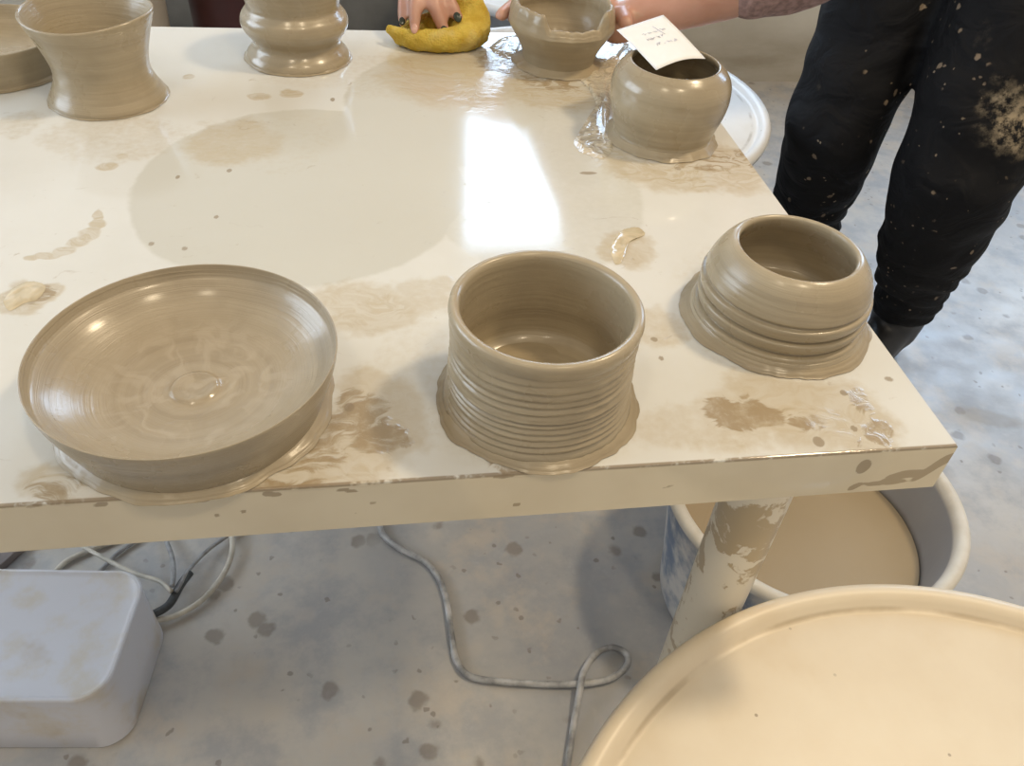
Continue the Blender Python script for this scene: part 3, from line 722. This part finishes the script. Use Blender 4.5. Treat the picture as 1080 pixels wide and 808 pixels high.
cord([(160, 649, .02), (178, 638, .016), (190, 618, .016), (200, 604, .014)], .0062, M_cordk, 'short black plug cord leaving the rear corner of the dusty white box')
cord([(186, 624, .024), (198, 603, .018), (216, 583, .012), (236, 568, .012), (262, 552, .01)], .0032, M_cordg, 'thin grey cord rising from the black plug behind the dusty white box')
cord([(181, 624, .024), (168, 613, .022), (140, 604, .02), (112, 590, .018), (92, 579, .016), (60, 560, .012)], .0034, M_cordw, 'pale cord running left from the black plug over the other cords')
cord([(52, 610, .006), (70, 592, .006), (96, 580, .006), (130, 566, .006), (160, 548, .006)], .0042, M_cordw, 'pale cord lying nearest the wooden board behind the dusty white box')
cord([(100, 608, .006), (112, 596, .006), (126, 582, .006), (150, 566, .006), (180, 545, .006)], .0038, M_cordg, 'grey cord between two pale cords behind the dusty white box')
cord([(182, 618, .03), (183, 602, .026), (181, 586, .018), (174, 566, .01), (168, 540, .006)], .0036, M_cordg, 'upright grey cord bending down to the black plug behind the white box')
cord([(400, 548, .006), (404, 564, .006), (424, 580, .006), (448, 592, .006), (464, 612, .006), (472, 640, .006), (477, 675, .006), (482, 698, .006), (498, 714, .006), (540, 720, .006), (600, 722, .006), (640, 717, .008), (660, 704, .011), (661, 690, .011), (645, 683, .011), (628, 690, .013), (616, 708, .016), (612, 726, .016), (605, 765, .008), (597, 815, .006), (592, 850, .006)], .0048, M_cordb, 'slip-caked grey cord curling in a loop across the floor under the table')
# wooden board on the floor at the far left
t = NT('weathered board'); o_ = t.obj(); n = t.noise(t.vmath('MULTIPLY', o_, (1.5, 14, 14)), 8, 5)
Mb = t.set(color=t.mix(n, (.18, .15, .14), (.27, .24, .23)), rough=.7, normal=t.bump(n, .2, .002))
bm = bmesh.new(); box_bm(bm, -.035, .42, 0, .16, 0, .014, .002)
o = link('floor_board', bm, Mb, loc=(-.945, .500, 0.0005), auto=40); o.rotation_euler = (0, 0, math.radians(57)); tag(o, 'dark weathered board lying on the floor behind the dusty white box', 'board')

# ------------------------------------------------------------------ things behind the table
M_mar = plain('maroon plastic', (.055, .014, .013), .5, 8, .3, .05)
M_crm = plain('cream plastic', (.50, .44, .36), .5, 8, .1, .05)
M_blu = plain('blue plastic', (.10, .20, .48), .45, 8, .12, .05)
M_cab = plain('dull grey steel', (.16, .155, .14), .5, 6, .25, .05)
def bin_(name, x, y, r, h, m, label, cat, taper=.86):
    bm = bmesh.new(); lathe_bm(bm, [(0, 0), (r*taper, 0), (r*taper+.005, .006), (r, h-.03), (r+.010, h-.028), (r+.012, h-.012), (r+.006, h), (r-.006, h), (r-.010, h-.02), (r*taper-.006, .012), (0, .012)], 72)
    return tag(link(name, bm, m, loc=(x, y, 0), auto=50), label, cat)
bin_('waste_bin', -.628, 1.62, .118, .66, M_mar, 'dark maroon bin behind the table, between the flared cup and the bulging vase', 'bin')
bin_('storage_drum', -.888, 1.52, .118, .62, M_crm, 'cream storage drum behind the flared clay cup', 'drum')
bin_('blue_tub', -1.42, 1.80, .17, .55, M_blu, 'blue tub behind the cut-off clay basin', 'tub')
cabn = empty('steel_cabinet', (-.50, 2.05, 0), 'dull grey steel cabinet against the wall, behind the bulging vase and sponge', 'cabinet')
bm = bmesh.new(); box_bm(bm, -.42, .22, 0, .28, .03, .95, .004); link('body', bm, M_cab, cabn, auto=40)
bm = bmesh.new(); box_bm(bm, -.415, -.103, -.018, -.001, .05, .94, .003); d1 = link('door', bm, M_cab, cabn, auto=40)
bm = bmesh.new(); box_bm(bm, -.097, .215, -.018, -.001, .05, .94, .003); d2 = link('door', bm, M_cab, cabn, auto=40)
for dd, xx in ((d1, -.13), (d2, -.07)):
    bm = bmesh.new(); tube_bm(bm, [Vector((xx, -.019, .62)), Vector((xx, -.035, .62)), Vector((xx, -.035, .74)), Vector((xx, -.019, .74))], .004, 8); link('handle', bm, M_metal, dd)
for xx in (-.38, .18):
    for yy in (.04, .24):
        bm = bmesh.new(); lathe_bm(bm, [(0, 0), (.018, 0), (.018, .03), (0, .03)], 20); link('foot', bm, M_rubber, cabn, loc=(xx, yy, 0), auto=40)

# ------------------------------------------------------------------ person
def person():
    t = NT('skin'); o = t.obj(); n = t.noise(o, 18, 4); n2 = t.noise(o, 70, 4)
    c = t.mix(t.rng(n, .35, .7), (.47, .25, .18), (.56, .32, .245))
    c = t.mix(t.math('MULTIPLY', t.rng(n2, .56, .72), .35), c, (.42, .33, .24))
    skin = t.set(color=c, rough=.42, sss=.08, normal=t.bump(n2, .12, .001))
    t = NT('black jeans with clay'); o = t.obj()
    n = t.noise(o, 30, 5); tw = t.noise(t.vmath('MULTIPLY', o, (1, 1, .25)), 500, 2)
    c = t.mix(n, (.003, .0034, .0045), (.008, .008, .0095))
    fold = t.noise(t.vmath('ADD', t.vmath('MULTIPLY', o, (1, 1, 1.6)), t.vmath('SCALE', t.noise(o, 5, 2, color=True), .3)), 9, 3, .5, .8)
    dv = t.vmath('ADD', o, t.vmath('SCALE', t.noise(o, 60, 3, color=True), .012))
    v = t.vor(dv, 26); sp = t.math('MULTIPLY', t.rng(v, .16, .10), t.rng(t.noise(o, 16, 2), .5, .58))
    v2 = t.vor(dv, 60); sp2 = t.math('MULTIPLY', t.rng(v2, .15, .1), t.rng(t.noise(t.vmath('ADD', o, (4, 2, 1)), 14, 2), .5, .6))
    c = t.mix(t.math('MULTIPLY', sp, .6), c, (.34, .26, .18)); c = t.mix(t.math('MULTIPLY', sp2, .6), c, (.36, .28, .2))
    sm = None
    for (px, py, z, ra, w) in CLAYMARKS:
        p = at(px, py, z)
        d = t.vmath('LENGTH', t.mapping(t.vmath('ADD', o, t.vmath('SCALE', t.vmath('SUBTRACT', t.noise(o, 30, 4, color=True), (.5, .5, .5)), .07)), p, (0, 0, 0), (ra, ra*3, ra)), out=1)
        m_ = t.math('MULTIPLY', t.rng(d, 1.0, .3), w); sm = m_ if sm is None else t.math('MAXIMUM', sm, m_)
    sm = t.math('MULTIPLY', sm, t.rng(t.noise(o, 55, 5, .7), .40, .62))
    c = t.mix(sm, c, (.33, .27, .185))
    jeans_m = t.set(color=c, rough=.75, normal=t.bump(fold, .5, .03, t.bump(t.math('ADD', tw, n), .25, .002)), spec=.2)
    shirt_m = plain('grey pink knit', (.30, .20, .19), .85, 120, .3, .4)
    boot_m = plain('black leather boot', (.012, .012, .013), .45, 30, .3, .2)
    hair_m = plain('dark brown hair', (.05, .03, .02), .5, 90, .4, .4)
    pink_m = plain('bare nail', (.60, .36, .30), .25, 60, .1, .02)
    nail_m = plain('dark nail polish', (.035, .045, .03), .2, 60, .2, .02)

    Lank, Lknee, Lhip = Vector((.698, .91, .10)), Vector((.590, .805, .48)), Vector((.69, .98, .90))   # leg nearer the camera
    Rank, Rknee, Rhip = Vector((.555, 1.135, .10)), Vector((.458, .988, .48)), Vector((.585, 1.145, .90))
    pelvis = (Lhip+Rhip)/2 + Vector((0, 0, .04)); chest = Vector((.18, .89, 1.19)); neck = Vector((.07, .83, 1.28)); head = Vector((-.03, .78, 1.37))
    Ls, Rs = Vector((.25, .73, 1.15)), Vector((.06, 1.03, 1.20))
    Lelb, Lwr = aty(852, -40, .635), aty(651, 26, .655)
    Relb, Rwr = Vector((-.075, .965, .945)), aty(446, -62, .765)
    bm = bmesh.new(); C = lambda p, q, a, b: capsule_bm(bm, p, q, a, b)
    # legs, trunk, head
    for (an, kn, hp) in ((Lank, Lknee, Lhip), (Rank, Rknee, Rhip)):
        C(hp, kn, .076, .053); C(kn, an, .052, .036); C(an, an+Vector((-.10, -.06, -.055)), .034, .028)
    C(Lhip, Rhip, .09, .09); C(pelvis, chest, .105, .125); C(Ls, Rs, .06, .06); C(chest, neck, .07, .05); C(neck, head, .05, .055)
    ellipsoid_bm(bm, head+Vector((-.01, 0, .03)), (.078, .075, .105), (0, -.5, .5))
    fd = Vector((-.80, -.45, -.40)).normalized(); sd = Vector((-.49, .87, 0))
    C(head+fd*.075+Vector((0, 0, .01)), head+fd*.10+Vector((0, 0, -.01)), .010, .012)          # nose
    for s in (-1, 1):
        ellipsoid_bm(bm, head+sd*(.077*s)+Vector((0, 0, .02)), (.018, .012, .03), (0, 0, .5))     # ears
    # left arm and hand, behind the torn pot
    C(Ls, Lelb, .048, .038); C(Lelb, Lelb*.55+Lwr*.45, .037, .0335); C(Lelb*.55+Lwr*.45, Lwr, .0335, .022)
    pc = Vector((-.1455, .62, 0)); PO = lambda deg, r, z: pc + Vector((r*math.cos(math.radians(deg)), r*math.sin(math.radians(deg)), H+z))
    kn0 = [(50, .074, .060), (52, .074, .046), (52, .073, .033), (48, .070, .022)]
    for (dg, r, z) in kn0: C(Lwr, PO(dg, r+.004, z), .017, .0115)
    for i, (dg, r, z) in enumerate(kn0):
        a1, a2, a3 = [(86, 108, 126), (95, 132, 166), (90, 116, 136), (80, 104, 122)][i]
        ra = [.0088, .009, .0085, .0075][i]
        pr = [PO(dg, r, z), PO(a1, r-.001, z), PO(a2, .0695, z), PO(a3, .0685, z)]
        for (p, q, s0, s1) in zip(pr, pr[1:], (ra*1.12, ra, ra*.95), (ra, ra*.95, ra*.85)): C(p, q, s0, s1)
    th = [Lwr + Vector((-.01, -.008, .006)), PO(10, .073, .05), PO(-16, .071, .052)]
    C(th[0], th[1], .014, .0105); C(th[1], th[2], .0105, .0085)
    # right arm and the hand pressing the sponge
    C(Rs, Relb, .046, .037); C(Relb, Relb*.5+Rwr*.5, .037, .032); C(Relb*.5+Rwr*.5, Rwr, .032, .023)
    fing = [   # (knuckle, middle joint, tip) on the sponge
        [(429, -17, .712), (425, 8, .688), (424, 24, .6745), .0070],
        [(441, -24, .705), (438, 4, .672), (437, 31, .655), .0080],
        [(455, -26, .703), (458, 6, .670), (469, 33, .655), .0085],
        [(467, -22, .708), (474, 2, .680), (483, 19, .668), .0084]]
    tips = []
    for k, md, tp, ra in fing:
        K, Mi, T = aty(*k), aty(*md), aty(*tp)
        C(Rwr, K, .019, .0125); C(K, Mi, ra*1.25, ra*1.06); C(Mi, (Mi+T)/2, ra*1.04, ra*1.0); C((Mi+T)/2, T, ra, ra*.8)
        tips.append((Mi, T, ra))
    T0 = aty(470, -30, .745)
    C(Rwr, T0, .018, .0125); C(T0, aty(486, -12, .735), .0115, .010); C(aty(486, -12, .735), aty(498, 2, .722), .010, .008)
    body = fuse('person', bm, .0042, skin, None, 4)
    tag(body, 'person in clay-spattered black jeans leaning over the table, one hand on the yellow sponge', 'person')
    for i, (Mi, T, ra) in enumerate(tips):
        d = (T-Mi).normalized(); tc = (CAM-T).normalized(); nrm = (tc - d*tc.dot(d)).normalized()
        nb = bmesh.new(); sd_ = d.cross(nrm)
        M = Matrix((( sd_.x, d.x, nrm.x), (sd_.y, d.y, nrm.y), (sd_.z, d.z, nrm.z)))
        ellipsoid_bm(nb, (0, 0, 0), (ra*.52, ra*.72, ra*.2))
        for v in nb.verts: v.co = M @ v.co
        tag(link('fingernail', nb, pink_m if i == 1 else nail_m, body, loc=T + nrm*ra*.72 + d*ra*.12), 'pale bare fingernail' if i == 1 else 'dark painted fingernail')
    # jeans
    bm = bmesh.new()
    for (an, kn, hp, f) in ((Lank, Lknee, Lhip, 1.13), (Rank, Rknee, Rhip, 1.0)):
        C2 = lambda p, q, a, b: capsule_bm(bm, p, q, a, b, 24, 6)
        up = kn + (hp-kn)*.45
        C2(hp, up, .108, .102*f); C2(up, kn, .102*f, .088*f); C2(kn, kn*.5+an*.5, .088*f, .074*f); C2(kn*.5+an*.5, an+(kn-an)*.24, .074*f, .063); C2(an+(kn-an)*.24, an+(kn-an)*.14, .063, .063)
    capsule_bm(bm, Lhip, Rhip, .115, .115); capsule_bm(bm, pelvis, pelvis+Vector((-.04, -.02, .09)), .13, .125)
    def wr(co):
        k = noise.noise(Vector((co.x*7, co.y*7, co.z*18)))*.006 + noise.noise(co*16)*.006 + noise.noise(Vector((co.x*30, co.y*30, co.z*9)))*.003
        low = max(0, 1-abs(co.z-.22)/.12)
        return k + low*.0045*math.sin(co.z*150 + co.x*30 + 3*noise.noise(co*9))
    fuse('jeans', bm, .008, jeans_m, body, 5, wr)
    # boots
    for an, kn in ((Lank, Lknee), (Rank, Rknee)):
        bm = bmesh.new(); f = Vector((-.79, -.61, 0))
        capsule_bm(bm, an+(kn-an)*.42, an, .058, .054); capsule_bm(bm, an, an+Vector((0, 0, -.03)), .054, .050); capsule_bm(bm, an+Vector((.01, .01, -.062)), an+f*.10+Vector((0, 0, -.060)), .0385, .041); capsule_bm(bm, an+f*.02+Vector((0, 0, -.02)), an+f*.12+Vector((0, 0, -.055)), .045, .036); capsule_bm(bm, an+f*.10+Vector((0, 0, -.060)), an+f*.17+Vector((0, 0, -.064)), .041, .033)
        def fl(co): return 0
        b = fuse('boot', bm, .006, boot_m, body, 5)
        for v in b.data.vertices: v.co.z = max(v.co.z, .001)
    # shirt with pushed-up sleeves
    bm = bmesh.new()
    capsule_bm(bm, pelvis+Vector((-.03, -.01, .06)), chest, .135, .145); capsule_bm(bm, Ls, Rs, .078, .078); capsule_bm(bm, chest, neck-Vector((-.03, -.02, .03)), .10, .07)
    cufL, cufR = Lelb*.74+Lwr*.26, Relb*.86+Rwr*.14
    for s, e, c_ in ((Ls, Lelb, cufL), (Rs, Relb, cufR)):
        capsule_bm(bm, s, e, .064, .050); capsule_bm(bm, e, c_, .050, .044)
    fuse('shirt', bm, .007, shirt_m, body, 4, lambda co: .004*noise.noise(co*26))
    # hair
    bm = bmesh.new(); ellipsoid_bm(bm, head+Vector((.018, .012, .048)), (.088, .086, .105), (0, -.5, .5)); ellipsoid_bm(bm, head+Vector((.09, .05, .05)), (.05, .045, .06))
    fuse('hair', bm, .007, hair_m, body, 3, lambda co: .004*noise.noise(co*50))
CLAYMARKS = [(1062, 120, .60, .062, 1.0), (1034, 92, .62, .045, 1.0), (955, 35, .70, .065, .6), (890, 85, .60, .025, .45), (870, 100, .56, .018, .4), (1045, 50, .70, .03, .25), (1030, 150, .52, .05, .25), (945, 240, .33, .02, .3), (962, 2, .76, .03, .4)]
person()

# ------------------------------------------------------------------ light
w = bpy.data.worlds.new('world'); scene.world = w; w.use_nodes = True
bg = w.node_tree.nodes['Background']; bg.inputs[0].default_value = (1.0, .93, .84, 1); bg.inputs[1].default_value = .52
def lamp(name, loc, tgt, size, power, col, shape='DISK'):
    d = bpy.data.lights.new(name, 'AREA'); d.shape = shape; d.size = size; d.energy = power; d.color = col
    o = bpy.data.objects.new(name, d); COL.objects.link(o); o.location = loc
    o.rotation_euler = (Vector(tgt)-Vector(loc)).to_track_quat('-Z', 'Y').to_euler()
lamp('ceiling_lamp', (.95, .35, 2.7), (-.1, .2, .7), .25, 23, (1, .80, .53))
lamp('ceiling_lamp', (.15, -.75, 2.75), (-.2, .2, .7), .2, 9, (1, .82, .56))
lamp('ceiling_lamp', (-.9, -.75, 2.75), (-.5, .3, .7), .2, 5, (1, .84, .60))

scene.view_settings.view_transform = 'Standard'
scene.view_settings.look = 'None'
scene.view_settings.exposure = 0.0
